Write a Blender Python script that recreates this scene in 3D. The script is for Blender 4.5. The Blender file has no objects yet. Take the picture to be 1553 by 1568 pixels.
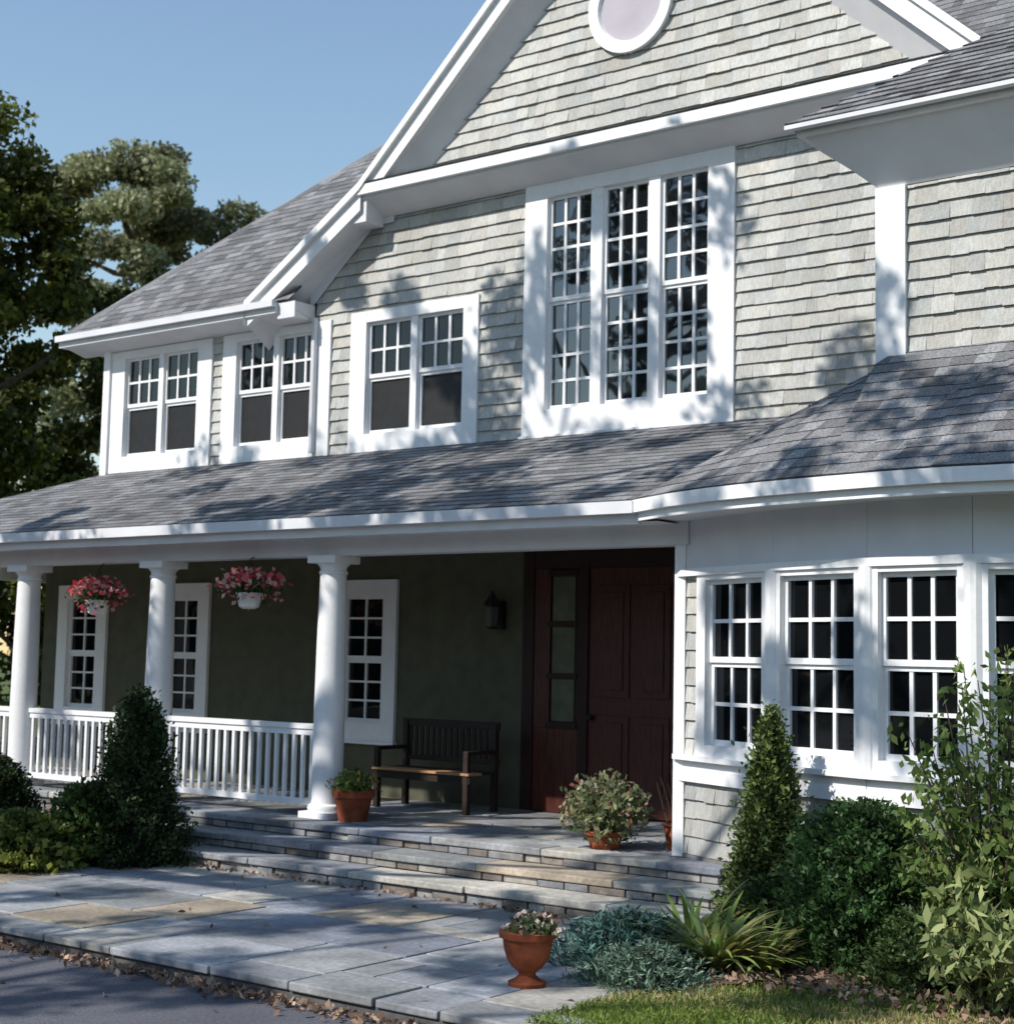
import bpy, math, random
import numpy as np
from mathutils import Vector, Matrix
random.seed(7); rng=np.random.default_rng(7)
D=bpy.data; SC=bpy.context.scene; COL=bpy.context.collection
rd=random.random
def ru(a,b): return a+(b-a)*rd()

# ---------------------------------------------------------------- materials
def newmat(name):
    m=D.materials.new(name); m.use_nodes=True; nt=m.node_tree
    return m,nt,nt.nodes['Principled BSDF']
def mk(name,col=None,attr=False,rough=.6,nscale=8,namt=.2,bump=0,bscale=60,spec=.3,metal=0,fine=None,stretch=None):
    m,nt,b=newmat(name); N=nt.nodes; L=nt.links
    tc=N.new('ShaderNodeTexCoord'); src=tc.outputs['Object']
    if stretch:
        mp=N.new('ShaderNodeMapping'); mp.inputs['Scale'].default_value=stretch; L.new(src,mp.inputs[0]); src=mp.outputs[0]
    n=N.new('ShaderNodeTexNoise'); n.inputs['Scale'].default_value=nscale; n.inputs['Detail'].default_value=6; L.new(src,n.inputs['Vector'])
    mr=N.new('ShaderNodeMapRange'); mr.inputs[1].default_value=.3; mr.inputs[2].default_value=.7; mr.inputs[3].default_value=1-namt; mr.inputs[4].default_value=1+namt
    L.new(n.outputs[0],mr.inputs[0]); fac=mr.outputs[0]
    if fine:
        n2=N.new('ShaderNodeTexNoise'); n2.inputs['Scale'].default_value=fine[0]; n2.inputs['Detail'].default_value=3; L.new(src,n2.inputs['Vector'])
        m2=N.new('ShaderNodeMapRange'); m2.inputs[1].default_value=.3; m2.inputs[2].default_value=.7; m2.inputs[3].default_value=1-fine[1]; m2.inputs[4].default_value=1+fine[1]
        L.new(n2.outputs[0],m2.inputs[0]); mu=N.new('ShaderNodeMath'); mu.operation='MULTIPLY'; L.new(fac,mu.inputs[0]); L.new(m2.outputs[0],mu.inputs[1]); fac=mu.outputs[0]
    vm=N.new('ShaderNodeVectorMath'); vm.operation='SCALE'
    if attr:
        a=N.new('ShaderNodeAttribute'); a.attribute_name='Col'; L.new(a.outputs['Color'],vm.inputs[0])
    else: vm.inputs[0].default_value=col
    L.new(fac,vm.inputs['Scale']); L.new(vm.outputs[0],b.inputs['Base Color'])
    b.inputs['Roughness'].default_value=rough; b.inputs['Specular IOR Level'].default_value=spec; b.inputs['Metallic'].default_value=metal
    if bump:
        n3=N.new('ShaderNodeTexNoise'); n3.inputs['Scale'].default_value=bscale; n3.inputs['Detail'].default_value=4; L.new(tc.outputs['Object'],n3.inputs['Vector'])
        bp=N.new('ShaderNodeBump'); bp.inputs['Strength'].default_value=bump; bp.inputs['Distance'].default_value=.02; L.new(n3.outputs[0],bp.inputs['Height']); L.new(bp.outputs[0],b.inputs['Normal'])
    return m
M_SH=mk('cedar_shingle',attr=True,rough=.85,nscale=1.2,namt=.14,fine=(60,.14),stretch=(1,1,.25),bump=.3)
M_RF=mk('asphalt_shingle',attr=True,rough=.9,nscale=1.0,namt=.2,fine=(60,.4),bump=.4,bscale=120)
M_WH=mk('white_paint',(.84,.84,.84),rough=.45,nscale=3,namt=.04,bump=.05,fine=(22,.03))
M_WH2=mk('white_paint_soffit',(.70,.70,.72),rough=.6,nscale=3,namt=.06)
M_DK=mk('dark_interior',(.012,.012,.012),rough=.9)
M_PW=mk('porch_wall_paint',(.10,.10,.066),rough=.85,nscale=5,namt=.15,bump=.2,bscale=80)
M_DOOR=mk('door_stain',(.07,.018,.012),rough=.4,nscale=10,namt=.45,stretch=(6,6,.6),spec=.4)
M_DOORF=mk('door_frame_stain',(.028,.011,.009),rough=.45)
M_ST=mk('flagstone',attr=True,rough=.8,nscale=2.2,namt=.32,fine=(25,.18),bump=.4,bscale=14)
M_RK=mk('fieldstone',attr=True,rough=.9,nscale=7,namt=.3,bump=.8,bscale=18)
M_MORTAR=mk('mortar',(.10,.097,.093),rough=.95,nscale=20,namt=.3)
M_TC=mk('terracotta',(.25,.07,.033),rough=.85,nscale=9,namt=.35,bump=.15,bscale=30,spec=.15)
M_ASPH=mk('asphalt',(.12,.122,.142),rough=.92,nscale=.8,namt=.2,fine=(120,.4),bump=.5,bscale=150)
M_SOIL=mk('mulch',(.11,.075,.06),rough=1,nscale=14,namt=.5,fine=(60,.4),bump=1,bscale=40)
M_LAWN=mk('lawn',(.085,.11,.03),rough=1,nscale=1.3,namt=.4,fine=(40,.3),bump=.6,bscale=60)
M_BARK=mk('bark',(.09,.07,.05),rough=.95,nscale=8,namt=.4,bump=.8,bscale=12)
M_WOOD_LIT=mk('bench_wood_sunlit',(.45,.25,.12),rough=.6,nscale=8,namt=.25,stretch=(.5,8,8))  # seat front slats: sunlight painted in as paler wood
M_BENCH=mk('bench_dark_wood',(.03,.02,.015),rough=.6)
M_IRON=mk('black_iron',(.012,.012,.012),rough=.5)
M_PLW=mk('white_plastic',(.75,.74,.7),rough=.4)
M_DBRN=mk('soil_dark',(.03,.02,.015),rough=1)
M_LANT=mk('lantern_glass',(.08,.08,.07),rough=.2)
def glassmat(name,base,ior):
    m,nt,b=newmat(name); N=nt.nodes; L=nt.links
    b.inputs['Base Color'].default_value=(*base,1); b.inputs['Roughness'].default_value=.03; b.inputs['IOR'].default_value=ior
    tc=N.new('ShaderNodeTexCoord'); n=N.new('ShaderNodeTexNoise'); n.inputs['Scale'].default_value=2.2; n.inputs['Detail'].default_value=1
    L.new(tc.outputs['Object'],n.inputs['Vector']); bp=N.new('ShaderNodeBump'); bp.inputs['Strength'].default_value=.3; bp.inputs['Distance'].default_value=.02
    L.new(n.outputs[0],bp.inputs['Height']); L.new(bp.outputs[0],b.inputs['Normal']); return m
M_GL=glassmat('window_glass',(.006,.007,.008),1.5)
M_GL2=glassmat('stair_window_glass',(.008,.010,.013),2.1)
M_SCR=mk('insect_screen',(.018,.018,.019),rough=.5,spec=.3)
M_SIDE=mk('sidelight_glass',(.10,.11,.07),rough=.25,spec=.5)
M_OVG=mk('oval_glass_milky',(.50,.46,.50),rough=.15,spec=.6,nscale=2,namt=.1)
def leafmat(name,tr=.35,rough=.5):
    m=D.materials.new(name); m.use_nodes=True; nt=m.node_tree; N=nt.nodes; L=nt.links; b=N['Principled BSDF']; out=N['Material Output']
    a=N.new('ShaderNodeAttribute'); a.attribute_name='Col'; L.new(a.outputs['Color'],b.inputs['Base Color']); b.inputs['Roughness'].default_value=rough; b.inputs['Specular IOR Level'].default_value=.3
    t=N.new('ShaderNodeBsdfTranslucent'); L.new(a.outputs['Color'],t.inputs[0]); mx=N.new('ShaderNodeMixShader'); mx.inputs[0].default_value=tr
    L.new(b.outputs[0],mx.inputs[1]); L.new(t.outputs[0],mx.inputs[2]); L.new(mx.outputs[0],out.inputs[0]); return m
M_LEAF=leafmat('leaves'); M_NEED=leafmat('needles',.12,.7); M_PET=leafmat('petals',.3,.6); M_DRY=leafmat('dry_leaves',.1,.9)
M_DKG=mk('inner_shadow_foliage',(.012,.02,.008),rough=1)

# ---------------------------------------------------------------- mesh builder
class MB:
    def __init__(s): s.v=[];s.f=[];s.m=[];s.c=[];s.mats=[]
    def mi(s,mat):
        if mat not in s.mats: s.mats.append(mat)
        return s.mats.index(mat)
    def face(s,pts,mat,col=(.5,.5,.5)):
        i=len(s.v); s.v.extend([tuple(p) for p in pts]); s.f.append(tuple(range(i,i+len(pts)))); s.m.append(s.mi(mat)); s.c.append(col)
    def box(s,x0,x1,y0,y1,z0,z1,mat,col=(.5,.5,.5),T=None):
        P=[(x0,y0,z0),(x1,y0,z0),(x1,y1,z0),(x0,y1,z0),(x0,y0,z1),(x1,y0,z1),(x1,y1,z1),(x0,y1,z1)]
        if T: P=[T(p) for p in P]
        i=len(s.v); s.v.extend([tuple(p) for p in P])
        for q in ((0,3,2,1),(4,5,6,7),(0,1,5,4),(1,2,6,5),(2,3,7,6),(3,0,4,7)):
            s.f.append(tuple(i+k for k in q)); s.m.append(s.mi(mat)); s.c.append(col)
    def lathe(s,cx,cy,z0,prof,mat,n=20,col=(.5,.5,.5)):
        i=len(s.v)
        for r,z in prof:
            for k in range(n):
                a=2*math.pi*k/n; s.v.append((cx+r*math.cos(a),cy+r*math.sin(a),z0+z))
        for j in range(len(prof)-1):
            for k in range(n):
                k2=(k+1)%n; s.f.append((i+j*n+k,i+j*n+k2,i+(j+1)*n+k2,i+(j+1)*n+k)); s.m.append(s.mi(mat)); s.c.append(col)
        for j in (0,len(prof)-1):
            s.f.append(tuple(i+j*n+k for k in range(n))); s.m.append(s.mi(mat)); s.c.append(col)
    def tube(s,a,b,ra,rb,mat,n=8,col=(.5,.5,.5)):
        a=Vector(a);b=Vector(b);d=(b-a).normalized(); u=d.orthogonal().normalized(); w=d.cross(u); i=len(s.v)
        for p,r in ((a,ra),(b,rb)):
            for k in range(n):
                t=2*math.pi*k/n; s.v.append(tuple(p+u*(r*math.cos(t))+w*(r*math.sin(t))))
        for k in range(n):
            k2=(k+1)%n; s.f.append((i+k,i+k2,i+n+k2,i+n+k)); s.m.append(s.mi(mat)); s.c.append(col)
        s.f.append(tuple(i+n+k for k in range(n))); s.m.append(s.mi(mat)); s.c.append(col)
    def done(s,name,parent=None,smooth=False,bevel=0):
        me=D.meshes.new(name); me.from_pydata(s.v,[],s.f)
        for m in s.mats: me.materials.append(m)
        me.polygons.foreach_set('material_index',s.m)
        ca=me.color_attributes.new('Col','FLOAT_COLOR','CORNER'); arr=np.empty((len(me.loops),4),np.float32); k=0
        for f,c in zip(s.f,s.c):
            n=len(f); arr[k:k+n,:3]=c; arr[k:k+n,3]=1; k+=n
        ca.data.foreach_set('color',arr.ravel())
        if smooth: me.polygons.foreach_set('use_smooth',[True]*len(s.f))
        me.update(); o=D.objects.new(name,me); COL.objects.link(o)
        if parent: o.parent=parent
        if bevel:
            b=o.modifiers.new('b','BEVEL'); b.width=bevel; b.segments=2; b.limit_method='ANGLE'
        if smooth:
            e=o.modifiers.new('e','EDGE_SPLIT'); e.split_angle=math.radians(40)
        return o
def empty(name,loc=(0,0,0)):
    o=D.objects.new(name,None); COL.objects.link(o); return o

def shingles(mb,O,U,V,poly,holes,rowh,wr,thick,colf,mat):
    O=Vector(O);U=Vector(U).normalized();V=Vector(V).normalized();N=U.cross(V)
    n=len(poly); vs=[p[1] for p in poly]; v=min(vs); vmax=max(vs)
    def scan(t):
        xs=[]
        for i in range(n):
            a=poly[i];b=poly[(i+1)%n]
            if (a[1]-t)*(b[1]-t)<=0 and abs(a[1]-b[1])>1e-9:
                xs.append(a[0]+(b[0]-a[0])*(t-a[1])/(b[1]-a[1]))
        return (min(xs),max(xs)) if xs else None
    while v<vmax-.005:
        v1=min(v+rowh,vmax); s0=scan(v+1e-5); s1=scan(v1-1e-5)
        if not s0 or not s1: v=v1; continue
        segs=[(s0[0],s0[1],s1[0],s1[1])]; vc=(v+v1)/2
        for (h0,hv0,h1,hv1) in holes:
            if hv0<vc<hv1:
                ns=[]
                for (l0,r0,l1,r1) in segs:
                    if h0<=min(l0,l1) and h1>=max(r0,r1): continue
                    if h1<=min(l0,l1) or h0>=max(r0,r1): ns.append((l0,r0,l1,r1)); continue
                    if h0>min(l0,l1): ns.append((l0,h0,l1,h0))
                    if h1<max(r0,r1): ns.append((h1,r0,h1,r1))
                segs=ns
        for (l0,r0,l1,r1) in segs:
            u=min(l0,l1)-rd()*wr[0]; umax=max(r0,r1)
            while u<umax:
                w=ru(*wr); a,b=u,u+w; u=b
                a0=max(a,l0);b0=min(b,r0);a1=max(a,l1);b1=min(b,r1)
                if b0<=a0 and b1<=a1: continue
                b0=max(b0,a0);b1=max(b1,a1)
                th=thick*ru(.8,1.2); c=colf(); dv=ru(-.005,.005)
                A=O+U*a0+V*(v+dv)+N*th; B=O+U*b0+V*(v+dv)+N*th; C=O+U*b1+V*(v1+.007)+N*.002; E=O+U*a1+V*(v1+.007)+N*.002
                mb.face([A,B,C,E],mat,c)
                mb.face([A-N*th,B-N*th,B,A],mat,tuple(q*.5 for q in c))
        v=v1
def cS():
    t=ru(.82,1.13); w=ru(-.012,.012); return (.47*t+w,.465*t,.435*t-w)
def cR():
    t=ru(.65,1.4)*random.choice((.85,1,1,1.1)); return (.18*t,.18*t,.185*t)
RG=(.165,.165,.17)
def face_frame(P0,P1,P2):
    P0=Vector(P0);U=(Vector(P1)-P0).normalized(); N=U.cross(Vector(P2)-P0).normalized(); V=N.cross(U); return P0,U,V
def shingle_poly(mb,pts,rowh=.135,wr=(.10,.26),thick=.009,colf=cR,mat=M_RF):
    O,U,V=face_frame(pts[0],pts[1],pts[2]); N=U.cross(V); poly=[((Vector(p)-O).dot(U),(Vector(p)-O).dot(V)) for p in pts]
    shingles(mb,O,U,V,poly,[],rowh,wr,thick,colf,mat)
    mb.face([Vector(p)-N*.006 for p in pts],mat,RG)

# ---------------------------------------------------------------- windows
def frame(Ox,Oy,Ux,Uy):
    l=math.hypot(Ux,Uy);Ux/=l;Uy/=l
    return lambda p:(Ox+p[0]*Ux+p[1]*Uy, Oy+p[0]*Uy-p[1]*Ux, p[2])
def window(mb,T,g,units,upper,lower,split,cas=(.24,.24,.12,.24),mull=.09,mw=.028,lowmat=None,sillp=.07,glass=None):
    u0,u1,z0,z1=g; B=lambda a,b,c,d,e,f,m=M_WH: mb.box(a,b,-d,-c,e,f,m,T=lambda p:T((p[0],-p[1],p[2])))
    cl,cr,ct,cb=cas; glass=glass or M_GL
    if cl:B(u0-cl,u0,-.12,.045,z0-cb,z1+ct)
    if cr:B(u1,u1+cr,-.12,.045,z0-cb,z1+ct)
    B(u0,u1,-.12,.042,z1,z1+ct); B(u0,u1,-.12,.042,z0-cb,z0)
    B(u0-cl-.02,u1+cr+.02,.0,sillp,z0-cb-.035,z0-cb-.001) if sillp else None
    n=units; W=(u1-u0-mull*(n-1))/n
    for i in range(n):
        a=u0+i*(W+mull); b=a+W
        if i: B(a-mull,a,-.12,.03,z0,z1)
        s=.035
        for (za,zb,grid,gm,off) in ((split,z1,upper,glass,0.0),(z0,split,lower,lowmat or glass,-.02)):
            tx=ru(-.012,.012); tz=ru(-.008,.008)
            mb.box(a,b,0,.004,za,zb,gm,T=lambda p,off=off,tx=tx,tz=tz,a=a,za=za:T((p[0],-.035+off+p[1]+tx*(p[0]-a)+tz*(p[2]-za),p[2])))
            B(a,a+s,-.07+off,-.005+off,za,zb); B(b-s,b,-.07+off,-.005+off,za,zb)
            B(a+s,b-s,-.07+off,-.006+off,za,za+s+.01); B(a+s,b-s,-.07+off,-.006+off,zb-s,zb)
            if grid:
                nx,nz=grid
                for k in range(1,nx):
                    x=a+s+(b-a-2*s)*k/nx; B(x-mw/2,x+mw/2,-.045+off,-.012+off,za+s+.01,zb-s)
                for k in range(1,nz):
                    z=za+s+(zb-za-2*s)*k/nz; B(a+s,b-s,-.045+off,-.014+off,z-mw/2,z+mw/2)

house=empty('shingle_house')
WY=13.2
def TW(y): return lambda p:(p[0],y-p[1],p[2])
mb=MB()
holes=[(-16.7,4.3,-14.68,5.9),(-14.44,4.3,-12.65,5.9),(-12.30,4.3,-10.45,5.92),(-9.80,4.3,-7.31,7.2)]
shingles(mb,(0,WY,0),(1,0,0),(0,0,1),[(-16.65,4.2),(-12.9,4.2),(-12.9,6.05),(-16.65,6.05)],holes,.142,(.10,.24),.025,cS,M_SH)
shingles(mb,(0,WY,0),(1,0,0),(0,0,1),[(-12.9,4.2),(-4.9,4.2),(-4.9,7.1),(-11.98,7.1),(-12.9,6.32)],holes,.142,(.10,.24),.025,cS,M_SH)
mb.done('upper_wall_shingles',house)
mb=MB(); mb.face([(-16.65,13.2,0),(-16.65,18.5,0),(-16.65,18.5,6.1),(-16.65,13.2,6.1)],M_SH,(.42,.4,.37))
mb.box(-16.6,-5,13.36,18.4,.3,6.0,M_DK); mb.box(-12.0,-4.9,13.36,18,6,7.2,M_DK)
mb.face([(-11.8,13.4,7.2),(-4.9,13.4,7.2),(-8.31,13.4,10.2)],M_DK)
mb.box(-4.8,3,11.3,18.4,.2,6.0,M_DK); mb.done('house_core',house)
mb=MB(); T=TW(WY)
window(mb,T,(-16.33,-14.92,4.57,5.87),2,(3,2),None,5.22,cas=(.3,.26,.1,.22),lowmat=M_SCR)
window(mb,T,(-14.22,-12.86,4.57,5.87),2,(3,2),None,5.22,cas=(.24,.23,.1,.22),lowmat=M_SCR)
window(mb,T,(-12.07,-10.64,4.57,5.87),2,(3,2),None,5.22,cas=(.24,.21,.13,.22),lowmat=M_SCR)
mb.done('upper_sash_windows',house)
mb=MB(); window(mb,T,(-9.53,-7.58,4.65,6.93),3,(3,4),(3,4),5.8,cas=(.29,.29,.15,.27),mull=.13,mw=.03,glass=M_GL2); mb.done('stairwell_window',house)
mb=MB(); mb.box(-16.72,-16.6,13.12,13.3,4.2,6.03,M_WH)
mb.face([(-13.0,13.17,6.12),(-12.0,13.17,7.0),(-11.7,13.17,7.0),(-11.7,13.17,7.34),(-12.0,13.17,7.4),(-13.0,13.17,6.75)],M_WH2)
mb.box(-12.14,-11.86,12.87,13.165,6.96,7.27,M_WH2)
mb.done('corner_boards',house)

# ---- main roof
mb=MB()
k=4.7; RZ=lambda y:6.19+.97*(y-12.82)
shingle_poly(mb,[(-17.25,12.82,6.19),(-13.0,12.82,6.19),(-13.0,12.82+4.25,RZ(12.82+4.25))])
shingle_poly(mb,[(-13.0,13.45,RZ(13.45)),(3.,13.45,RZ(13.45)),(3.,12.82+k,RZ(12.82+k)),(-13.0,12.82+k,RZ(12.82+k))])
mb.face([(-17.25,12.82,6.19),(-17.25+k,12.82+k,6.19+.97*k),(-17.25+k,12.82+k+2,6.19+.97*k-1.9),(-17.25,12.82+2*k+.8,6.19)],M_RF,RG)
mb.face([(-17.25+k,12.82+k,6.19+.97*k),(3,12.82+k,6.19+.97*k),(3,22.2,6.19),(-17.25,22.2,6.19)],M_RF,RG)
for i in range(22):
    t0=i*k/22;t1=(i+1.1)*k/22
    for sx,sy in ((.13,0),(0,.13)):
        mb.face([(-17.25+t0,12.82+t0,6.22+.97*t0),(-17.25+t0+sx,12.82+t0+sy,6.20+.97*t0+.97*sy),(-17.25+t1+sx,12.82+t1+sy,6.20+.97*t1+.97*sy),(-17.25+t1,12.82+t1,6.215+.97*t1)],M_RF,cR())
mb.done('main_roof',house)
mb=MB()
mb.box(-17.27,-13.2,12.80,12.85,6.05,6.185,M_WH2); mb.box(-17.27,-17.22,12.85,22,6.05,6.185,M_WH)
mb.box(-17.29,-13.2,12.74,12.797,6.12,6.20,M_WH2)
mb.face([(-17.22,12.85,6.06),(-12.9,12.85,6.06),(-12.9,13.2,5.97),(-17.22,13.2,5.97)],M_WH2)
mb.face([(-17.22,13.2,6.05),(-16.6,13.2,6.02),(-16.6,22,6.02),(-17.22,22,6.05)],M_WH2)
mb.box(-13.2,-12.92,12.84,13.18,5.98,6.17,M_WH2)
mb.tube((-12.86,13.12,6.0),(-12.86,13.12,4.4),.035,.035,M_WH2)
mb.done('left_eave',house)
# ---- pediment gable
rk=[(-13.72,6.19),(-11.92,7.34),(-8.31,10.74),(-4.67,7.36)]
prof=[(13.5,.06,M_RF),(12.78,.06,M_WH),(12.78,-.035,M_WH),(12.83,-.035,M_WH),(12.83,-.25,M_WH),(12.90,-.25,M_WH2),(13.13,-.62,M_WH2)]
mb=MB(); ZM=7.24
for i in range(3):
    (xa,za),(xb,zb)=rk[i],rk[i+1]; sl=(zb-za)/(xb-xa)
    for j in range(len(prof)-1):
        y0,d0,_=prof[j];y1,d1,m=prof[j+1]
        if j==0: m=M_RF
        def pt(x,z,y,d):
            zz=z+d
            if i>0 and zz<ZM: x=x+(ZM-zz)/sl; zz=ZM
            return (x,y,zz)
        if i==0:
            d1a=d1b=d1
            if j==5: y1=13.22; d1a=-.47; d1b=-.25
            mb.face([(xa,y0,za+d0),(xb,y0,zb+d0),(xb,y1,zb+d1b),(xa,y1,za+d1a)],m,RG)
        else:
            mb.face([pt(xa,za,y0,d0),pt(xb,zb,y0,d0),pt(xb,zb,y1,d1),pt(xa,za,y1,d1)],m,RG)
mb.face([(-13.72,12.78,6.25),(-13.72,13.2,6.25),(-13.72,13.2,5.75),(-13.72,12.9,5.94),(-13.72,12.78,5.95)],M_WH2)
mb.done('gable_rake_trim',house)
mb=MB()
for (a,b) in ((0,1),(1,2),(2,3)):
    (xa,za),(xb,zb)=rk[a],rk[b]
    mb.face([(xa,13.4,za+.058),(xb,13.4,zb+.058),(xb,19,zb+.058),(xa,19,za+.058)],M_RF,RG)
mb.done('gable_roof',house)
mb=MB()
shingles(mb,(0,13.12,0),(1,0,0),(0,0,1),[(-11.5,7.26),(-5.12,7.26),(-8.31,10.23)],[(-8.8,8.4,-8.14,9.1)],.142,(.10,.24),.025,cS,M_SH)
mb.done('gable_shingles',house)
mb=MB()
for j,(y0,z0,y1,z1,m) in enumerate([(12.80,7.38,12.80,7.26,M_WH),(12.80,7.26,12.86,7.26,M_WH),(12.86,7.26,12.86,7.22,M_WH2),(12.86,7.22,13.17,7.07,M_WH2)]):
    mb.face([(-11.95,y0,z0),(-4.62,y0,z0),(-4.62,y1,z1),(-11.95,y1,z1)],m)
mb.face([(-4.62,12.80,7.38),(-4.62,12.80,7.22),(-4.62,13.2,7.07),(-4.62,13.2,7.5)],M_WH)
mb.done('pent_cornice',house)
mb=MB(); shingle_poly(mb,[(-11.9,12.79,7.385),(-4.7,12.79,7.385),(-4.95,13.12,7.52),(-11.5,13.12,7.52)],rowh=.12)
mb.done('pent_roof',house)
mb=MB(); cx,cz=-8.47,8.76; n=48
def ring(r0,r1,y0,y1,m):
    for i in range(n):
        a=2*math.pi*i/n;b=2*math.pi*(i+1)/n
        p=lambda r,t,y:(cx+r*math.cos(t),y,cz+r*1.02*math.sin(t))
        mb.face([p(r0,a,y0),p(r0,b,y0),p(r1,b,y1),p(r1,a,y1)],m)
ring(.50,.50,13.12,13.05,M_WH);ring(.50,.385,13.05,13.05,M_WH);ring(.385,.365,13.05,13.09,M_WH)
ring(.375,0.001,13.09,13.09,M_OVG)
mb.done('round_gable_window',house)

# ---- porch roof
mb=MB()
shingle_poly(mb,[(-19.2,10.62,3.34),(-4.9,10.62,3.34),(-4.9,13.22,4.38),(-16.6,13.22,4.38)])
shingle_poly(mb,[(-19.2,19,3.34),(-19.2,10.62,3.34),(-16.6,13.22,4.38),(-16.6,19,4.38)])
mb.done('porch_roof',house)
mb=MB()
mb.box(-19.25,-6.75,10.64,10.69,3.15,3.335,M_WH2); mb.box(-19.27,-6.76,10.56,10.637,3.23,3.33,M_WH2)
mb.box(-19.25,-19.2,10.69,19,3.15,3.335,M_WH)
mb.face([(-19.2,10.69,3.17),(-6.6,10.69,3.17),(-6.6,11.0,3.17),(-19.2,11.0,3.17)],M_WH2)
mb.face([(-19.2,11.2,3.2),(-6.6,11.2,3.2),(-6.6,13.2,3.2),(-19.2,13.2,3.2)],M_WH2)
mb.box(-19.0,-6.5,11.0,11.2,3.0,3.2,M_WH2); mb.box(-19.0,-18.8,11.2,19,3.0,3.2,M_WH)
mb.done('porch_beam_and_fascia',house)
for x in (-17.65,-15.32,-13.0,-10.52):
    mb=MB()
    mb.box(x-.19,x+.19,10.91,11.29,.5,.56,M_WH)
    mb.lathe(x,11.1,.56,[(.175,0),(.185,.03),(.175,.06),(.15,.075),(.148,.1),(.15,.8),(.142,1.6),(.128,2.26),(.14,2.27),(.14,2.29),(.128,2.3),(.13,2.33),(.165,2.37)],M_WH,n=28)
    mb.box(x-.18,x+.18,10.92,11.28,2.93,3.0,M_WH); mb.done('porch_column',house,smooth=True)
mb=MB(); mb.box(-6.64,-6.54,11.03,11.2,.5,3.18,M_WH); mb.done('porch_end_post',house)
for x0,x1 in ((-18.6,-17.8),(-17.5,-15.47),(-15.17,-13.15),(-12.85,-10.67)):
    mb=MB(); mb.box(x0,x1,11.065,11.135,1.33,1.38,M_WH); mb.box(x0,x1,11.08,11.12,1.27,1.33,M_WH); mb.box(x0,x1,11.075,11.125,.6,.66,M_WH)
    nb=int((x1-x0)/.118)
    for i in range(nb):
        x=x0+(i+.5)*(x1-x0)/nb; mb.box(x-.018,x+.018,11.082,11.118,.66,1.27,M_WH)
    mb.done('porch_railing',house)
mb=MB()
for a,b in ((-17.8,-17.5),(-16.5,-15.5),(-14.55,-12.5),(-11.5,-9.72),(-7.75,-6.5)):
    mb.box(a,b,13.2,13.3,.4,3.22,M_PW)
for a,b in ((-17.5,-16.5),(-15.5,-14.55),(-12.5,-11.5)):
    mb.box(a,b,13.2,13.3,.4,1.1,M_PW); mb.box(a,b,13.2,13.3,2.9,3.22,M_PW)
mb.box(-6.6,-6.55,11.2,13.2,.3,3.3,M_PW); mb.box(-17.85,-17.8,13.2,19,.3,3.3,M_PW)
mb.done('porch_wall',house)
mb=MB()
for a,b in ((-17.5,-16.5),(-15.5,-14.55),(-12.5,-11.5)):
    window(mb,T,(a+.2,b-.2,1.3,2.72),1,(2,3),(2,3),2.0,cas=(.2,.2,.18,.2),mw=.022)
mb.done('porch_windows',house)
mb=MB()
B=lambda a,b,c,d,e,f,m:mb.box(a,b,13.2-d,13.2-c,e,f,m)
B(-9.74,-7.74,-.1,.02,.5,3.18,M_DOORF); B(-9.74,-9.6,.02,.06,.5,3.18,M_DOORF);B(-9.04,-8.92,.02,.06,.5,3.18,M_DOORF); B(-9.6,-7.8,.02,.055,2.98,3.18,M_DOORF)
B(-9.6,-9.04,.02,.04,.5,1.35,M_DOOR); B(-9.38,-9.1,.02,.03,1.42,2.9,M_SIDE)
for z in (1.35,1.85,2.38,2.9): B(-9.44,-9.06,.03,.05,z,z+.06,M_DOORF)
B(-9.6,-9.4,.02,.045,1.35,2.98,M_DOOR)
B(-8.92,-7.86,.02,.035,.52,2.98,M_DOOR)
for (a,b,c,d) in ((-8.82,-8.43,.7,1.5),(-8.35,-7.96,.7,1.5),(-8.82,-8.43,1.68,2.8),(-8.35,-7.96,1.68,2.8)):
    B(a,b,.035,.05,c,d,M_DOOR); B(a+.07,b-.07,.05,.062,c+.07,d-.07,M_DOOR)
mb.lathe(-8.87,13.12,1.45,[(.03,0),(.035,.03),(.02,.06)],M_IRON,n=10)
mb.done('front_door',house,bevel=.006)

# ---- wing
mb=MB()
shingles(mb,(0,11.1,0),(1,0,0),(0,0,1),[(-4.88,3.4),(3,3.4),(3,5.72),(-4.88,5.72)],[],.142,(.10,.24),.025,cS,M_SH)
mb.done('wing_wall_shingles',house)
mb=MB(); mb.box(-4.9,-4.66,11.05,11.12,3.9,5.7,M_WH); mb.box(-4.9,-4.86,11.12,11.3,3.9,5.7,M_WH)
mb.box(-5.40,3,10.72,10.77,6.11,6.18,M_WH2); mb.box(-5.40,-5.36,10.77,13.5,6.11,6.18,M_WH2)
mb.face([(-5.36,10.77,6.112),(3,10.77,6.112),(3,11.08,5.70),(-4.88,11.08,5.70)],M_WH2)
mb.face([(-5.36,10.77,6.112),(-4.88,11.08,5.70),(-4.88,13.3,5.70),(-5.36,13.3,6.112)],M_WH2)
mb.box(-4.87,-4.82,11.12,13.3,3.5,6.0,M_SH,(.42,.4,.37))
mb.done('wing_trim',house)
mb=MB(); h=6.
shingle_poly(mb,[(-5.46,10.64,6.185),(3,10.64,6.185),(3,10.64+h,6.185+.7*h),(-5.46+h*.9,10.64+h,6.185+.7*h)],thick=.016)
mb.face([(-5.46,10.64,6.185),(-5.46+h*.9,10.64+h,6.185+.7*h),(-5.46,10.64+h,6.185)],M_RF,RG)
mb.box(-5.46,3,10.63,10.70,6.150,6.183,M_WH2)
mb.done('wing_roof',house)
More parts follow.
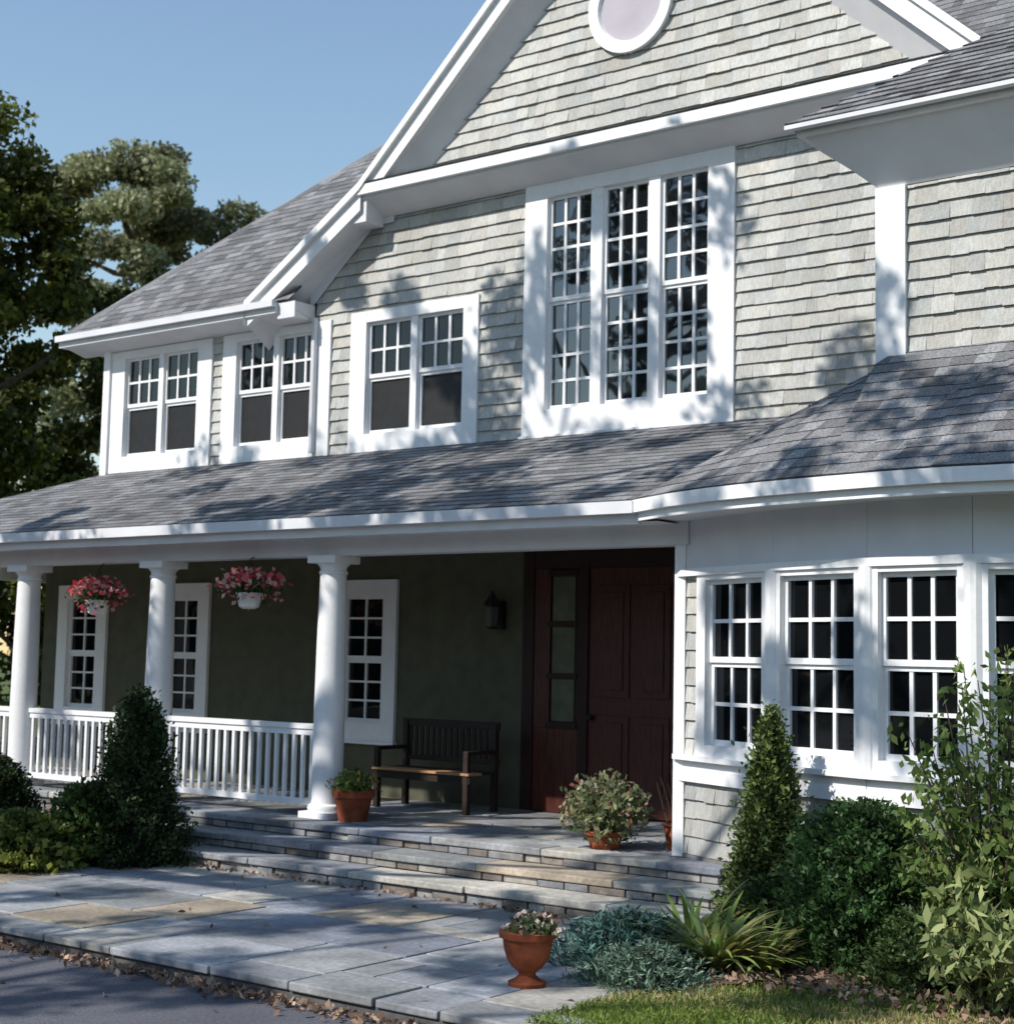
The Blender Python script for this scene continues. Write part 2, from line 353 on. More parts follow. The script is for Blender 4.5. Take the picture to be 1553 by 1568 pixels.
# ---- bow bay
bay=[(-6.58,11.08),(-5.50,10.58),(-4.62,10.30),(-3.82,10.18),(-2.95,10.32),(-2.15,10.8),(-2.0,11.1)]
mb=MB(); mr_=MB(); ms=MB()
for i in range(len(bay)-1):
    (ax,ay),(bx,by)=bay[i],bay[i+1]; Lf=math.hypot(bx-ax,by-ay); T2=frame(ax,ay,bx-ax,by-ay)
    BB=lambda a,b,c,d,e,f,m:mb.box(a,b,c,d,e,f,m,T=T2)
    BB(0,Lf,-.05,.02,2.80,3.2,M_WH2)
    BB(-.01,Lf+.01,-.05,.065,2.74,2.80,M_WH)
    BB(-.02,Lf+.02,-.05,.09,1.27,1.31,M_WH); BB(-.01,Lf+.01,-.05,.05,1.10,1.20,M_WH); BB(0,Lf,-.05,.03,1.20,1.27,M_WH2)
    if i==0:
        g0=.36
        shingles(mr_,(ax,ay,0),(bx-ax,by-ay,0),(0,0,1),[(0,1.3),(.25,1.3),(.25,2.8),(0,2.8)],[],.142,(.09,.2),.022,cS,M_SH)
        window(mb,T2,(g0,Lf-.1,1.40,2.70),1,(3,2),(3,2),2.05,cas=(.12,.1,.04,.09),sillp=0,mw=.03)
    elif i<5:
        window(mb,T2,(.1,Lf-.1,1.40,2.70),1,(3,2),(3,2),2.05,cas=(.1,.1,.04,.09),sillp=0,mw=.03)
    if 0<i: mb.lathe(ax,ay,1.31,[(.075,0),(.075,1.43)],M_WH,n=12)
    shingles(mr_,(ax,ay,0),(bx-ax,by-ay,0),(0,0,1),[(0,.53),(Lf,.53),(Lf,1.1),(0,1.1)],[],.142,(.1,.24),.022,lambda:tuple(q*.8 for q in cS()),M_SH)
    z=.05
    while z<.52:
        hh=ru(.12,.2); z1=min(z+hh,.53); u=0
        while u<Lf:
            w=ru(.18,.42); u1=min(u+w,Lf); t=ru(.7,1.2); c=random.choice([(.27,.26,.25),(.32,.30,.27),(.22,.22,.23)])
            ms.box(u+.006,u1-.006,-.05,ru(.03,.05),z+.006,z1-.006,M_RK,tuple(q*t for q in c),T=T2); u=u1
        z=z1
    ms.box(0,Lf,-.06,-.012,.0,1.1,M_MORTAR,T=T2)
mb.done('bow_window',house); mr_.done('bow_shingles',house); ms.done('bow_stone_base',house)
e=[(-6.74,10.62),(-6.25,10.33),(-5.78,10.12),(-5.25,9.96),(-4.75,9.86),(-4.3,9.78),(-3.85,9.74),(-3.35,9.78),(-2.9,9.9),(-1.8,10.6),(-1.6,11.1)]
mb=MB()
for i in range(len(e)-1):
    (ax,ay),(bx,by)=e[i],e[i+1]
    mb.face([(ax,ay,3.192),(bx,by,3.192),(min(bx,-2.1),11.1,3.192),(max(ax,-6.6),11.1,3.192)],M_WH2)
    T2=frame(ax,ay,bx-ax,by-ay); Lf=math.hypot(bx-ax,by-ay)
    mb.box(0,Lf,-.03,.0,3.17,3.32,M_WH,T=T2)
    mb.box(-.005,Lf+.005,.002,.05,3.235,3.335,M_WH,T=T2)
mb.done('bow_eave',house)
mb=MB(); z=3.345; P0=(-4.88,11.12,4.32);P1=(-3.6,11.12,4.44);P2=(-2.4,11.12,4.3)
Z=lambda p:(p[0],p[1]-.03,z)
for a,b,c in ((0,1,P0),(1,2,P0),(2,3,P0),(3,4,P0),(5,6,P1),(6,7,P1),(7,8,P1),(8,9,P2)):
    shingle_poly(mb,[Z(e[a]),Z(e[b]),c])
shingle_poly(mb,[Z(e[4]),Z(e[5]),P1]); mb.face([Z(e[4]),P1,P0],M_RF,RG); shingle_poly(mb,[Z(e[4]),(e[4][0]+.04,e[4][1]-.03,z),P1,P0])
mb.face([Z(e[8]),P2,P1],M_RF,RG);mb.face([Z(e[9]),Z(e[10]),P2],M_RF,RG)
mb.face([(e[0][0],e[0][1],3.34),P0,(-4.88,12.2,3.9)],M_RF,RG)
mb.done('bow_roof',house)

# ---- porch floor, steps
def cF():
    c=random.choice([(.27,.28,.30),(.28,.285,.29),(.21,.225,.26),(.31,.32,.33),(.34,.285,.22),(.40,.38,.34),(.24,.25,.25)]); t=ru(.75,1.15); return tuple(q*t for q in c)
def slabs(mb,x0,x1,y0,y1,zt,th,smin,smax,ok=None,g=.007):
    def rec(a,b,c,d):
        w=b-a;h=d-c
        if (w>smax or h>smax) or ((w>smin*1.8 and h>smin*1.2) and rd()<.5):
            if w>=h*ru(.8,1.3): m=a+w*ru(.3,.7); rec(a,m,c,d);rec(m,b,c,d)
            else: m=c+h*ru(.3,.7); rec(a,b,c,m);rec(a,b,m,d)
        else:
            if ok and not ok((a+b)/2,(c+d)/2): return
            mb.box(a+g*ru(.5,1.6),b-g*ru(.5,1.6),c+g*ru(.5,1.6),d-g*ru(.5,1.6),zt-th,zt+ru(-.005,.004),M_ST,cF())
    rec(x0,x1,y0,y1)
def stonewall(mb,x0,x1,y,z0,z1,wr=(.15,.4),hr=(.1,.2),dark=1):
    z=z0
    while z<z1-.01:
        za=min(z+ru(*hr),z1); za=z1 if z1-za<.06 else za; u=x0
        while u<x1:
            w=min(u+ru(*wr),x1); t=ru(.6,1.15)*dark; c=random.choice([(.28,.27,.26),(.36,.34,.31),(.23,.235,.245),(.28,.24,.21)])
            mb.box(u+.006,w-.006,y-ru(0,.025),y+.1,z+.006,za-.006,M_RK,tuple(q*t for q in c)); u=w
        z=za
    mb.box(x0,x1,y+.02,y+.12,z0,z1,M_MORTAR)
steps=empty('stone_steps')
mb=MB()
slabs(mb,-19,-6.6,10.93,13.18,.5,.06,.45,1.0)
def tread(x0,x1,y0,y1,z0,z1,L):
    x=x0
    while x<x1:
        w=min(L*ru(.6,1.35),x1-x); mb.box(x+.004,x+w-.004,y0+ru(-.015,.015),y1,z0,z1+ru(-.004,.004),M_ST,cF()); x+=w
tread(-11.95,-5.95,10.6,10.925,.44,.5,.95); tread(-12.15,-5.7,10.24,10.66,.315,.372,1.0); tread(-12.35,-5.5,9.88,10.3,.19,.247,1.1); tread(-19,-11.95,10.85,10.93,.43,.5,1.)
mb.box(-19,-6.6,10.94,13.17,.1,.44,M_MORTAR)
mb.done('treads',steps,bevel=.01)
mb=MB()
stonewall(mb,-11.92,-5.98,10.64,.37,.44,hr=(.07,.08)); stonewall(mb,-12.12,-5.75,10.28,.247,.315,hr=(.07,.08)); stonewall(mb,-12.3,-5.6,9.92,.1,.19,hr=(.09,.1))
stonewall(mb,-19,-11.9,10.9,.1,.43)
stonewall(mb,-6.6,-5.6,10.95,.1,.5)
mb.done('risers',steps,bevel=.008)
patio=empty('flagstone_patio'); mb=MB()
okf=lambda x,y: x < (-5.0 if y<7.5 else -5.0-(y-7.5)*.32)
slabs(mb,-13.4,-4.95,6.8,9.9,.12,.05,.38,1.0,okf); mb.done('flagstones',patio,bevel=.009)
mb=MB(); mb.box(-13.4,-5.02,6.83,9.95,.0,.10,M_MORTAR); mb.box(-13.4,-5.02,9.95,10.6,.0,.11,M_MORTAR); mb.done('bedding',patio)

# ---- ground
def sheet(name,pts,z,mat,par=None):
    mb=MB(); mb.face([(x,y,z) for x,y in pts],mat); return mb.done(name,par)
sheet('ground',[(-400,-400),(400,-400),(400,400),(-400,400)],0,M_LAWN)
sheet('driveway',[(-30,-9),(4,-9),(6,5.2),(-4.4,6.4),(-4.9,6.82),(-13.4,6.9),(-16,8),(-30,9)],.005,M_ASPH)
def bumpy(name,poly_in,x0,x1,y0,y1,step,zf,mat):
    xs=np.arange(x0,x1+1e-6,step); ys=np.arange(y0,y1+1e-6,step); me=MB()
    for i in range(len(xs)-1):
        for j in range(len(ys)-1):
            if poly_in((xs[i]+xs[i+1])/2,(ys[j]+ys[j+1])/2):
                me.face([(x,y,zf(x,y)) for x,y in ((xs[i],ys[j]),(xs[i+1],ys[j]),(xs[i+1],ys[j+1]),(xs[i],ys[j+1]))],mat)
    return me.done(name)
zb=lambda x,y:.13+.03*math.sin(x*3.1+y)+.02*math.sin(y*5+x*2)
def gy(x):
    if x<-4.56: return 7.6+(x+5.1)*(8.65-7.6)/(.54)
    return 8.65+(x+4.56)*.12
bumpy('planting_bed',lambda x,y: (x>-5.15-max(0,y-7.5)*.33) and y>gy(x)-.05,-6.4,3,7.4,11,.1,zb,M_SOIL)
bumpy('planting_bed',lambda x,y: x<-12.2 or y>9.0,-19,-12.0,7.2,10.95,.1,zb,M_SOIL)
zg=lambda x,y:.115+.02*math.sin(x*2.3)*math.cos(y*1.7)
bumpy('lawn',lambda x,y:y<gy(x)+.02 and x>-5.05 ,-5.1,4,5.6,10.2,.1,zg,M_LAWN)
mb=MB()
x=-5.05
while x<0:
    w=ru(.25,.5); mb.box(x,x+w-.01,6.95+(x+5)*-.3,7.12+(x+5)*-.3,.0,.14,M_ST,cF()); x+=w
mb.done('lawn_edging_stones',None,bevel=.01)

# ---------------------------------------------------------------- foliage
def leafmesh(name,P,size,cols,mat,parent=None,nrm=None,aspect=.5,bias=0.0):
    P=np.asarray(P,np.float32); n=len(P)
    d=rng.normal(size=(n,3))
    if nrm is not None: d=d*.7+nrm*bias
    d/=np.linalg.norm(d,axis=1,keepdims=True)+1e-9
    r=rng.normal(size=(n,3)); s=np.cross(d,r); s/=np.linalg.norm(s,axis=1,keepdims=True)+1e-9
    nn=np.cross(d,s)
    L=(np.asarray(size)*rng.uniform(.6,1.3,n))[:,None]
    v=np.empty((n,4,3),np.float32); v[:,0]=P-d*L*.5; v[:,1]=P+s*L*aspect*.5+nn*L*.08; v[:,2]=P+d*L*.5; v[:,3]=P-s*L*aspect*.5+nn*L*.08
    me=D.meshes.new(name); me.vertices.add(4*n); me.vertices.foreach_set('co',v.ravel()); me.loops.add(4*n); me.loops.foreach_set('vertex_index',np.arange(4*n,dtype=np.int32))
    me.polygons.add(n); me.polygons.foreach_set('loop_start',np.arange(0,4*n,4,dtype=np.int32)); me.polygons.foreach_set('loop_total',np.full(n,4,np.int32))
    me.update(); me.validate()
    ca=me.color_attributes.new('Col','FLOAT_COLOR','POINT'); c=np.ones((n,4,4),np.float32); c[:,:,:3]=np.asarray(cols)[:,None,:]; ca.data.foreach_set('color',c.ravel())
    me.materials.append(mat); o=D.objects.new(name,me); COL.objects.link(o)
    if parent:o.parent=parent
    return o
def colr(n,a,b,jit=.2):
    t=rng.uniform(0,1,(n,1)); c=np.array(a)*(1-t)+np.array(b)*t; return np.clip(c*rng.uniform(1-jit,1+jit,(n,1)),0.003,1)
def sph(n,shell=.5):
    d=rng.normal(size=(n,3)); d/=np.linalg.norm(d,axis=1,keepdims=True); return d, rng.uniform(shell,1,(n,1))
def clumps(centers,radii,per,shell=.35):
    Ps=[];Ns=[];I=[]
    for i,(c,r) in enumerate(zip(centers,radii)):
        d,q=sph(per,shell); Ps.append(np.asarray(c)+d*q*np.asarray(r)); Ns.append(d); I.append(np.full(per,i))
    return np.concatenate(Ps),np.concatenate(Ns),np.concatenate(I)
def tree(name,base,h,crown_pts,clr,per,leaf,ca,cb,trunk_r=.3,sq=.75,limbs=14,forkz=.35,aspect=.65):
    e=empty(name); mb=MB(); b=Vector(base); top=Vector((base[0]+ru(-.3,.3),base[1]+ru(-.3,.3),base[2]+h*.85))
    pts=[b.lerp(top,t)+Vector((ru(-.15,.15),ru(-.15,.15),0))*(t>0) for t in (0,.2,.4,.6,.8,1)]
    for i in range(5): mb.tube(pts[i],pts[i+1],trunk_r*(1-.17*i),trunk_r*(1-.17*(i+1)),M_BARK,10)
    idx=list(range(len(crown_pts))); random.shuffle(idx)
    for i in idx[:limbs]:
        c=Vector(crown_pts[i]); zt=max(base[2]+h*forkz,min(c.z-1.2,top.z-.3)); t=(zt-b.z)/(top.z-b.z); s=b.lerp(top,t); m=s.lerp(c,.5)+Vector((ru(-.3,.3),ru(-.3,.3),-.25))
        r=trunk_r*.38; mb.tube(s,m,r,r*.6,M_BARK,6); mb.tube(m,c,r*.6,r*.15,M_BARK,5)
    mb.done('trunk',e,smooth=True)
    P,N,I=clumps(crown_pts,[(r,r,r*sq) for r in clr],per); sh=rng.uniform(.5,1.3,len(crown_pts))[I][:,None]
    leafmesh('crown',P,leaf,colr(len(P),ca,cb)*sh,M_LEAF,e,N,aspect=aspect,bias=.3)
    return e
# dark tree at left
cp=[];cr=[]
for i in range(280):
    z=12.8*rd()**.9; R=3.9 if z<8 else 3.9*max(.05,(1-((z-8)/6.0)**1.3))
    a=ru(0,6.28); q=R*math.sqrt(ru(.05,1)); cp.append((-28.8+q*math.cos(a),18.4+q*math.sin(a),.6+z)); cr.append(ru(.4,.85))
tree('deciduous_tree',(-28.8,18.4,0),13,cp,cr,400,.17,(.03,.05,.008),(.16,.17,.025),.35)
# lighter tree behind, rounded tufts
cp=[];cr=[]
for i in range(80):
    d=np.array([ru(-1,1),ru(-1,1),ru(-.8,1)]); d/=np.linalg.norm(d); q=ru(.6,1)
    cp.append((-47.6+d[0]*q*4.7,39.2+d[1]*q*4.7,16.9+d[2]*q*4.6)); cr.append(ru(.8,1.25))
for i in range(60): cp.append((-46.5+ru(-5,5),39+ru(-5,5),ru(5,13))); cr.append(ru(.9,1.5))
tree('deciduous_tree',(-47.5,39.2,0),20,cp,cr,620,.24,(.16,.19,.085),(.42,.42,.25),.5,sq=.55)
def mass(name,n,fn,per,leaf,a,b):
    cp=[];cr=[]
    for i in range(n): c,r=fn(); cp.append(c); cr.append(r)
    P,N,I=clumps(cp,cr,per); leafmesh(name,P,leaf,colr(len(P),a,b)*rng.uniform(.5,1.2,n)[I][:,None],M_LEAF,None,N,.65,.3)
def f1():
    t=rd(); return (-75+t*45+ru(-3,3),8+t*50+ru(-3,3),ru(.5,7.5)),ru(1,2)
mass('tree_line',170,f1,260,.4,(.015,.03,.008),(.05,.07,.018))
def f2(): # unseen woods behind the camera, added to darken the window reflections
    t=rd(); a=math.radians(175+t*150); return (-5+44*math.cos(a)+ru(-3,3),8+34*math.sin(a)+ru(-3,3),ru(.5,8+3*math.sin(t*31))),ru(1.6,2.8)
mass('tree_line',340,f2,190,.75,(.012,.025,.007),(.045,.06,.016))
def shade(name,c,R,n,base,h,per=150,leaf=.17):
    cp=[];cr=[]
    while len(cp)<n:
        d=np.array([ru(-1,1),ru(-1,1),ru(-1,1)])
        if np.linalg.norm(d)>1: continue
        cp.append((c[0]+d[0]*R[0],c[1]+d[1]*R[1],c[2]+d[2]*R[2])); cr.append(ru(.22,.6))
    tree(name,base,h,cp,cr,per,leaf,(.03,.06,.012),(.08,.11,.025),.32,limbs=22,forkz=.45)
shade('shade_tree',(-12.6,3.2,10.7),(6.5,5.6,3.9),150,(-16,1,0),13,150,.15)
shade('shade_tree',(-11.5,-4.5,9.0),(5,4.5,3),75,(-12.5,-6,0),11,140,.15)

def shrub(name,base,h,r,shape,n,leaf,ca,cb,mat=M_NEED,aspect=.5,rag=1.):
    e=empty(name); mb=MB()
    prof=[(max(.01,r*shape(t)*.70),h*t*.97) for t in np.linspace(0.02,1,12)]
    mb.lathe(base[0],base[1],base[2],prof,M_DKG,n=12); mb.done('shade_core',e)  # solid dark core: shade inside the foliage put into its colour
    t=rng.uniform(0,1,n*2); rr=np.array([shape(x) for x in t]); keep=rng.uniform(0,1,n*2)<rr/rr.max(); t=t[keep][:n]; rr=rr[keep][:n]; m=len(t)
    a=rng.uniform(0,6.283,m); nz=.10*np.sin(a*5+t*17)+.08*np.sin(a*9-t*29)+.06*np.sin(a*2+t*7)+.05*np.sin(a*14+t*41)
    q=r*rr*(rng.uniform(.66,1.06,m)+nz*rag)+rng.exponential(.012,m)*rag
    P=np.stack([base[0]+q*np.cos(a),base[1]+q*np.sin(a),base[2]+h*t+rng.normal(0,.018,m)],1); N=np.stack([np.cos(a),np.sin(a),np.full(m,.8)],1)
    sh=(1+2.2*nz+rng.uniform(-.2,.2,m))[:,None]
    leafmesh('foliage',P,leaf,colr(m,ca,cb)*np.clip(sh,.35,1.7),mat,e,N,aspect,.8); return e
cone=lambda t:(1-t)**.75*min(1,.75+t*1.5)+.02
ball=lambda t:math.sqrt(max(.02,1-(2*t-.95)**2/1.1))
dome=lambda t:math.sqrt(max(.02,1-t*t))
shrub('dwarf_spruce',(-5.22,10.0,.1),1.66,.31,cone,16000,.045,(.04,.075,.02),(.14,.18,.045),rag=1.6)
shrub('boxwood_shrub',(-4.27,9.42,.1),1.1,.42,ball,16000,.045,(.03,.075,.02),(.08,.15,.05),M_LEAF,rag=1.7)
shrub('yew_shrub',(-11.5,9.6,.1),1.62,.46,lambda t:(1-t)**.6*.95+.03,15000,.05,(.012,.025,.008),(.045,.075,.022),rag=1.7)
shrub('boxwood_shrub',(-12.9,9.0,.1),.95,.5,dome,12000,.05,(.015,.03,.01),(.05,.075,.025),M_LEAF)
shrub('low_shrub',(-12.0,8.75,.1),.5,.45,dome,6000,.075,(.05,.09,.02),(.26,.27,.06),M_LEAF,.6,rag=2.2)
shrub('low_shrub',(-12.6,8.3,.1),.55,.5,dome,6000,.075,(.05,.09,.02),(.24,.25,.06),M_LEAF,.6,rag=2.2)
shrub('low_shrub',(-11.8,9.3,.1),.75,.33,dome,5000,.06,(.03,.07,.018),(.12,.17,.04),M_LEAF,.6,rag=2)
shrub('low_shrub',(-3.75,9.2,.1),.5,.36,dome,7000,.045,(.035,.07,.02),(.12,.17,.06),M_LEAF,rag=2)
shrub('low_shrub',(-4.9,9.75,.1),.55,.4,dome,7000,.05,(.02,.045,.015),(.07,.11,.03),M_LEAF,rag=2)
shrub('juniper_shrub',(-5.52,8.65,.1),.34,.33,dome,5500,.075,(.04,.10,.085),(.13,.23,.19),M_NEED,.22,rag=3)
shrub('juniper_shrub',(-5.12,8.2,.1),.24,.28,dome,5000,.055,(.07,.12,.09),(.19,.27,.19),M_NEED,.22,rag=2.5)
def straps(name,base,n,L,w,ca,cb,up=.9):
    mb=MB()
    for i in range(n):
        a=ru(0,6.28); l=L*ru(.6,1.15); el=ru(.7,1.45)*up; d=Vector((math.cos(a),math.sin(a),0)); s=Vector((-d.y,d.x,0)); p=Vector(base)+d*ru(0,.08)
        t=rd(); c=tuple((ca[k]*(1-t)+cb[k]*t)*ru(.8,1.2) for k in range(3)); N=6; ww=w*ru(.7,1.2); prev=None; bd=ru(.7,1.5)
        for k in range(N+1):
            f=k/N; wk=ww*math.sin(math.pi*min(.97,.18+f*.82))*.5; q=(p-s*wk,p+s*wk)
            if prev: mb.face([prev[0],prev[1],q[1],q[0]],M_LEAF,c)
            prev=q; ang=el-f*bd; p=p+(d*math.cos(ang)+Vector((0,0,math.sin(ang))))*(l/N)
    return mb.done(name)
straps('daylily_clump',(-4.97,8.78,.12),130,.58,.05,(.14,.22,.05),(.50,.50,.18))
straps('daylily_clump',(-5.38,9.2,.12),90,.58,.05,(.13,.20,.04),(.46,.47,.15))
straps('daylily_clump',(-4.72,8.95,.12),60,.45,.045,(.13,.20,.04),(.46,.46,.15))
def loose(name,base,n,H,spread,leaf,ca,cb,per=90,asp=.5):
    e=empty(name); mb=MB(); P=[]
    for i in range(n):
        a=ru(0,6.28); r=spread*math.sqrt(rd()); tip=Vector((base[0]+r*math.cos(a),base[1]+r*math.sin(a),base[2]+H*ru(.45,1)*(1-.35*(r/spread)**2))); b=Vector(base)+Vector((ru(-.1,.1),ru(-.1,.1),0)); m=b.lerp(tip,.5)+Vector((0,0,.1))
        mb.tube(b,m,.012,.008,M_BARK,5); mb.tube(m,tip,.008,.003,M_BARK,4)
        for j in range(per):
            t=ru(.15,1); q=(b.lerp(m,t*2) if t<.5 else m.lerp(tip,t*2-1)); P.append((q.x+random.gauss(0,.055),q.y+random.gauss(0,.055),q.z+random.gauss(0,.05)))
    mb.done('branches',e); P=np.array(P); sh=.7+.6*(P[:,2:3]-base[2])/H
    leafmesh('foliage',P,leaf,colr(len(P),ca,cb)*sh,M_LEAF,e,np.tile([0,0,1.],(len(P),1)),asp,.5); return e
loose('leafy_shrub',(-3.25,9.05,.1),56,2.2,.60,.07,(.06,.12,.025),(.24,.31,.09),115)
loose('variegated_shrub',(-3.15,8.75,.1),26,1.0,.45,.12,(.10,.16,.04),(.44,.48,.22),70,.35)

# ---------------------------------------------------------------- pots and things
def flowers(P,name,cols,size,par): leafmesh(name,P,size,cols,M_PET,par,None,.9)
def pick(n,pal): return np.array([pal[random.randrange(len(pal))] for _ in range(n)])*rng.uniform(.8,1.1,(n,1))
u=empty('terracotta_urn'); mb=MB(); ux,uy=-5.61,7.68
mb.lathe(ux,uy,.12,[(.11,0),(.115,.025),(.08,.04),(.05,.065),(.055,.085),(.09,.11),(.125,.16),(.145,.23),(.15,.275),(.172,.285),(.175,.32),(.155,.325),(.14,.31)],M_TC,n=32); mb.lathe(ux,uy,.37,[(.138,0),(.001,.03)],M_DBRN,n=16); mb.done('urn_body',u,smooth=True)
n=420;d,q=sph(n,.2);d[:,2]=abs(d[:,2]);P=np.array([ux+.03,uy,.43])+d*q*np.array([.19,.17,.13]); leafmesh('foliage',P,.045,colr(n,(.06,.10,.03),(.2,.24,.12)),M_LEAF,u)
n=70;d,q=sph(n,.8);d[:,2]=abs(d[:,2]);P=np.array([ux+.05,uy,.44])+d*q*np.array([.21,.17,.12]); flowers(P,'blooms',pick(n,[(.6,.4,.35),(.65,.55,.5),(.35,.15,.12)]),.035,u)
u=empty('terracotta_planter'); mb=MB(); ux,uy=-10.13,11.05
mb.lathe(ux,uy,.5,[(.135,0),(.175,.22),(.2,.225),(.205,.29),(.18,.295),(.17,.26)],M_TC,n=32); mb.lathe(ux,uy,.74,[(.17,0),(.001,.03)],M_DBRN,n=16); mb.done('pot',u,smooth=True)
n=500;d,q=sph(n,.1);d[:,2]=abs(d[:,2]);P=np.array([ux,uy,.79])+d*q*np.array([.27,.26,.2]); leafmesh('foliage',P,.06,colr(n,(.05,.1,.02),(.18,.24,.05)),M_LEAF,u)
n=30;d,q=sph(n,.8);d[:,2]=abs(d[:,2]);P=np.array([ux,uy,.79])+d*q*np.array([.24,.24,.2]); flowers(P,'blooms',pick(n,[(.6,.25,.2),(.7,.5,.1)]),.04,u)
u=empty('potted_plant'); mb=MB(); ux,uy=-7.3,11.05
mb.lathe(ux,uy,.5,[(.12,0),(.15,.1),(.17,.11),(.17,.14),(.15,.14)],M_TC,n=28); mb.done('pot',u,smooth=True)
n=1900;d,q=sph(n,.15);P=np.array([ux,uy,.82])+d*q*np.array([.38,.36,.30])*rng.uniform(.8,1.15,(n,1)); leafmesh('foliage',P,.075,colr(n,(.07,.11,.04),(.36,.37,.2)),M_LEAF,u)
n=130;d,q=sph(n,.8);P=np.array([ux,uy,.84])+d*q*np.array([.38,.36,.27]); flowers(P,'blooms',pick(n,[(.4,.25,.2),(.5,.42,.35),(.3,.12,.08)]),.05,u)
u=empty('twig_planter'); mb=MB()
for i in range(14):
    a=ru(0,6.28); b=Vector((ux+.5,uy+.4,.5)); mb.tube(b+Vector((ru(-.06,.06),ru(-.06,.06),0)),b+Vector((ru(-.25,.25),ru(-.2,.2),ru(.45,.75))),.01,.004,M_BARK,5)
mb.lathe(ux+.5,uy+.4,.5,[(.12,0),(.15,.18),(.17,.2)],M_TC,n=20); mb.done('pot_and_twigs',u)
def basket(x,z,R):
    u=empty('hanging_flower_basket'); mb=MB(); y=10.95
    mb.lathe(x,y,z-.17,[(.06,0),(.10,.02),(.125,.13),(.135,.14),(.135,.16),(.12,.16)],M_PLW,n=24)
    for k in range(3):
        a=k*2.09; mb.tube((x+.13*math.cos(a),y+.13*math.sin(a),z-.01),(x,y,z+.33),.004,.004,M_IRON,5)
    mb.tube((x,y,z+.33),(x,y+.08,3.02),.006,.006,M_IRON,5); mb.done('pot',u,smooth=True)
    n=700;d,q=sph(n,.1);P=np.array([x,y,z+.05])+d*q*np.array([R,R,.15])*rng.uniform(.8,1.2,(n,1)); leafmesh('foliage',P,.06,colr(n,(.03,.07,.02),(.09,.14,.04)),M_LEAF,u)
    n=240;d,q=sph(n,.7);d[:,2]=np.where(rng.uniform(size=n)<.7,abs(d[:,2]),d[:,2]);P=np.array([x,y,z+.04])+d*q*np.array([R*1.15,R*1.1,.2])*rng.uniform(.8,1.2,(n,1)); flowers(P,'blooms',pick(n,[(.75,.12,.16),(.8,.35,.35),(.85,.55,.5),(.6,.04,.07)]),.065,u)
basket(-11.52,2.66,.33); basket(-13.88,2.60,.31)
mb=MB(); x0,x1=-11.0,-9.72
for i in range(4): mb.box(x0,x1,12.26+i*.12,12.36+i*.12,.88,.905,M_WOOD_LIT if i<2 else M_BENCH)
for x in (x0+.02,x1-.08):
    mb.box(x,x+.06,12.27,12.33,.5,.88,M_BENCH); mb.box(x,x+.06,12.72,12.78,.5,1.38,M_BENCH); mb.box(x,x+.06,12.27,12.72,1.08,1.12,M_BENCH); mb.box(x,x+.06,12.27,12.32,.905,1.08,M_BENCH)
mb.box(x0,x1,12.74,12.78,1.32,1.4,M_BENCH); mb.box(x0,x1,12.74,12.78,.97,1.02,M_BENCH)
for i in range(15): x=x0+.1+i*(x1-x0-.2)/14; mb.box(x-.022,x+.022,12.75,12.77,1.02,1.32,M_BENCH)
mb.box(x0,x1,12.28,12.31,.8,.88,M_BENCH); mb.done('porch_bench',bevel=.004)
mb=MB(); lx=-10.05; mb.box(lx-.05,lx+.05,13.14,13.2,2.35,2.65,M_IRON); mb.tube((lx,13.15,2.6),(lx,13.02,2.72),.012,.012,M_IRON); mb.lathe(lx,13.02,2.35,[(.03,0),(.06,.02),(.08,.25),(.1,.26),(.03,.36),(.01,.4)],M_IRON,n=6); mb.lathe(lx,13.02,2.38,[(.062,0),(.082,.2)],M_LANT,n=6); mb.done('wall_lantern')

n=1500; X=rng.uniform(-13,-5,n); Y=6.78-np.abs(rng.normal(0,.09,n)); Pz=np.full(n,.02)+rng.uniform(0,.03,n)
n2=25; X2=rng.uniform(-12.5,-5.5,n2); Y2=rng.uniform(6.9,9.9,n2); n3=260; X3=rng.uniform(-12,-6,n3); Y3=9.86-np.abs(rng.normal(0,.05,n3)); n4=20; X4=rng.uniform(-11.5,-6,n4); Y4=rng.uniform(5,6.7,n4)
n5=1500; X5=rng.uniform(-5.2,-2.5,n5); Y5=rng.uniform(8.4,10,n5)
P=np.concatenate([np.stack([X,Y,Pz],1),np.stack([X2,Y2,np.full(n2,.132)],1),np.stack([X3,Y3,np.full(n3,.135)],1),np.stack([X4,Y4,np.full(n4,.015)],1),np.stack([X5,Y5,np.full(n5,.17)],1)])
m=len(P); leafmesh('fallen_leaves',P,.055,colr(m,(.16,.09,.06),(.45,.32,.23),.35),M_DRY,None,None,.6)
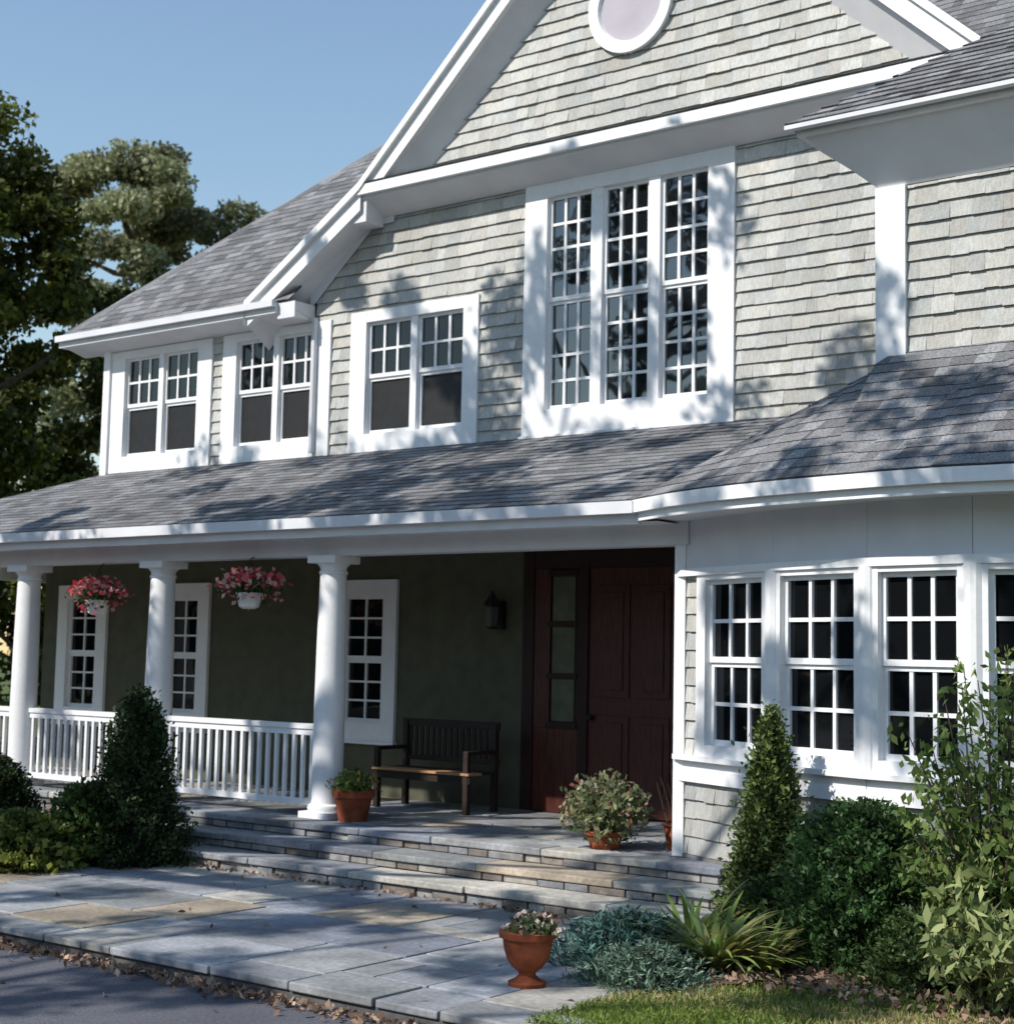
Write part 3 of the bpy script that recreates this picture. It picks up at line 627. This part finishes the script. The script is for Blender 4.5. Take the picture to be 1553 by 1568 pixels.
n=34000; X=rng.uniform(-5.05,-2.2,n); Y=rng.uniform(6.9,9.4,n); gyv=np.array([gy(x) for x in X]); k=Y<gyv+.03+rng.normal(0,.03,n); X=X[k];Y=Y[k]; n=len(X)
P=np.stack([X,Y,.13+rng.uniform(0,.02,n)],1); t=(np.sin(X*2.1+1)+np.sin(Y*3.3)+rng.normal(0,.6,n)>.2)[:,None]
c=np.where(t,colr(n,(.38,.33,.14),(.55,.47,.24)),colr(n,(.11,.18,.03),(.26,.33,.07)))
leafmesh('grass_blades',P,.055,c,M_LEAF,None,np.tile([0,0,1.],(n,1)),.16,1.2)

# ---------------------------------------------------------------- light, sky, camera
az=math.radians(180+25); el=math.radians(42)
s=Vector((math.sin(az)*math.cos(el),math.cos(az)*math.cos(el),math.sin(el)))
sun=D.lights.new('sun','SUN'); sun.energy=5; sun.angle=math.radians(.5); sun.color=(1,.95,.88)
so=D.objects.new('sun',sun); COL.objects.link(so); so.rotation_euler=s.to_track_quat('Z','Y').to_euler(); so.location=(-10,-10,30)
w=D.worlds.new('World'); SC.world=w; w.use_nodes=True; nt=w.node_tree; bg=nt.nodes['Background']; sk=nt.nodes.new('ShaderNodeTexSky'); sk.sky_type='NISHITA'; sk.sun_disc=False
sk.sun_elevation=el; sk.sun_rotation=az%(2*math.pi); sk.air_density=1.45; sk.dust_density=.1; sk.ozone_density=2.2; nt.links.new(sk.outputs[0],bg.inputs[0]); bg.inputs[1].default_value=.15
cam=D.cameras.new('camera'); co=D.objects.new('camera',cam); COL.objects.link(co); SC.camera=co
cam.lens=36*2400/1568; cam.sensor_width=36; cam.sensor_fit='AUTO'; cam.clip_end=2000; cam.clip_start=.1
cam.dof.use_dof=True; cam.dof.focus_distance=9.5; cam.dof.aperture_fstop=3.5
R=Matrix.Rotation(math.radians(37.2),4,'Z')@Matrix.Rotation(math.radians(95.33),4,'X')@Matrix.Rotation(math.radians(1.15),4,'Z')
co.matrix_world=Matrix.Translation((0,0,2.05))@R
SC.view_settings.view_transform='Standard'; SC.view_settings.look='None'; SC.view_settings.exposure=0
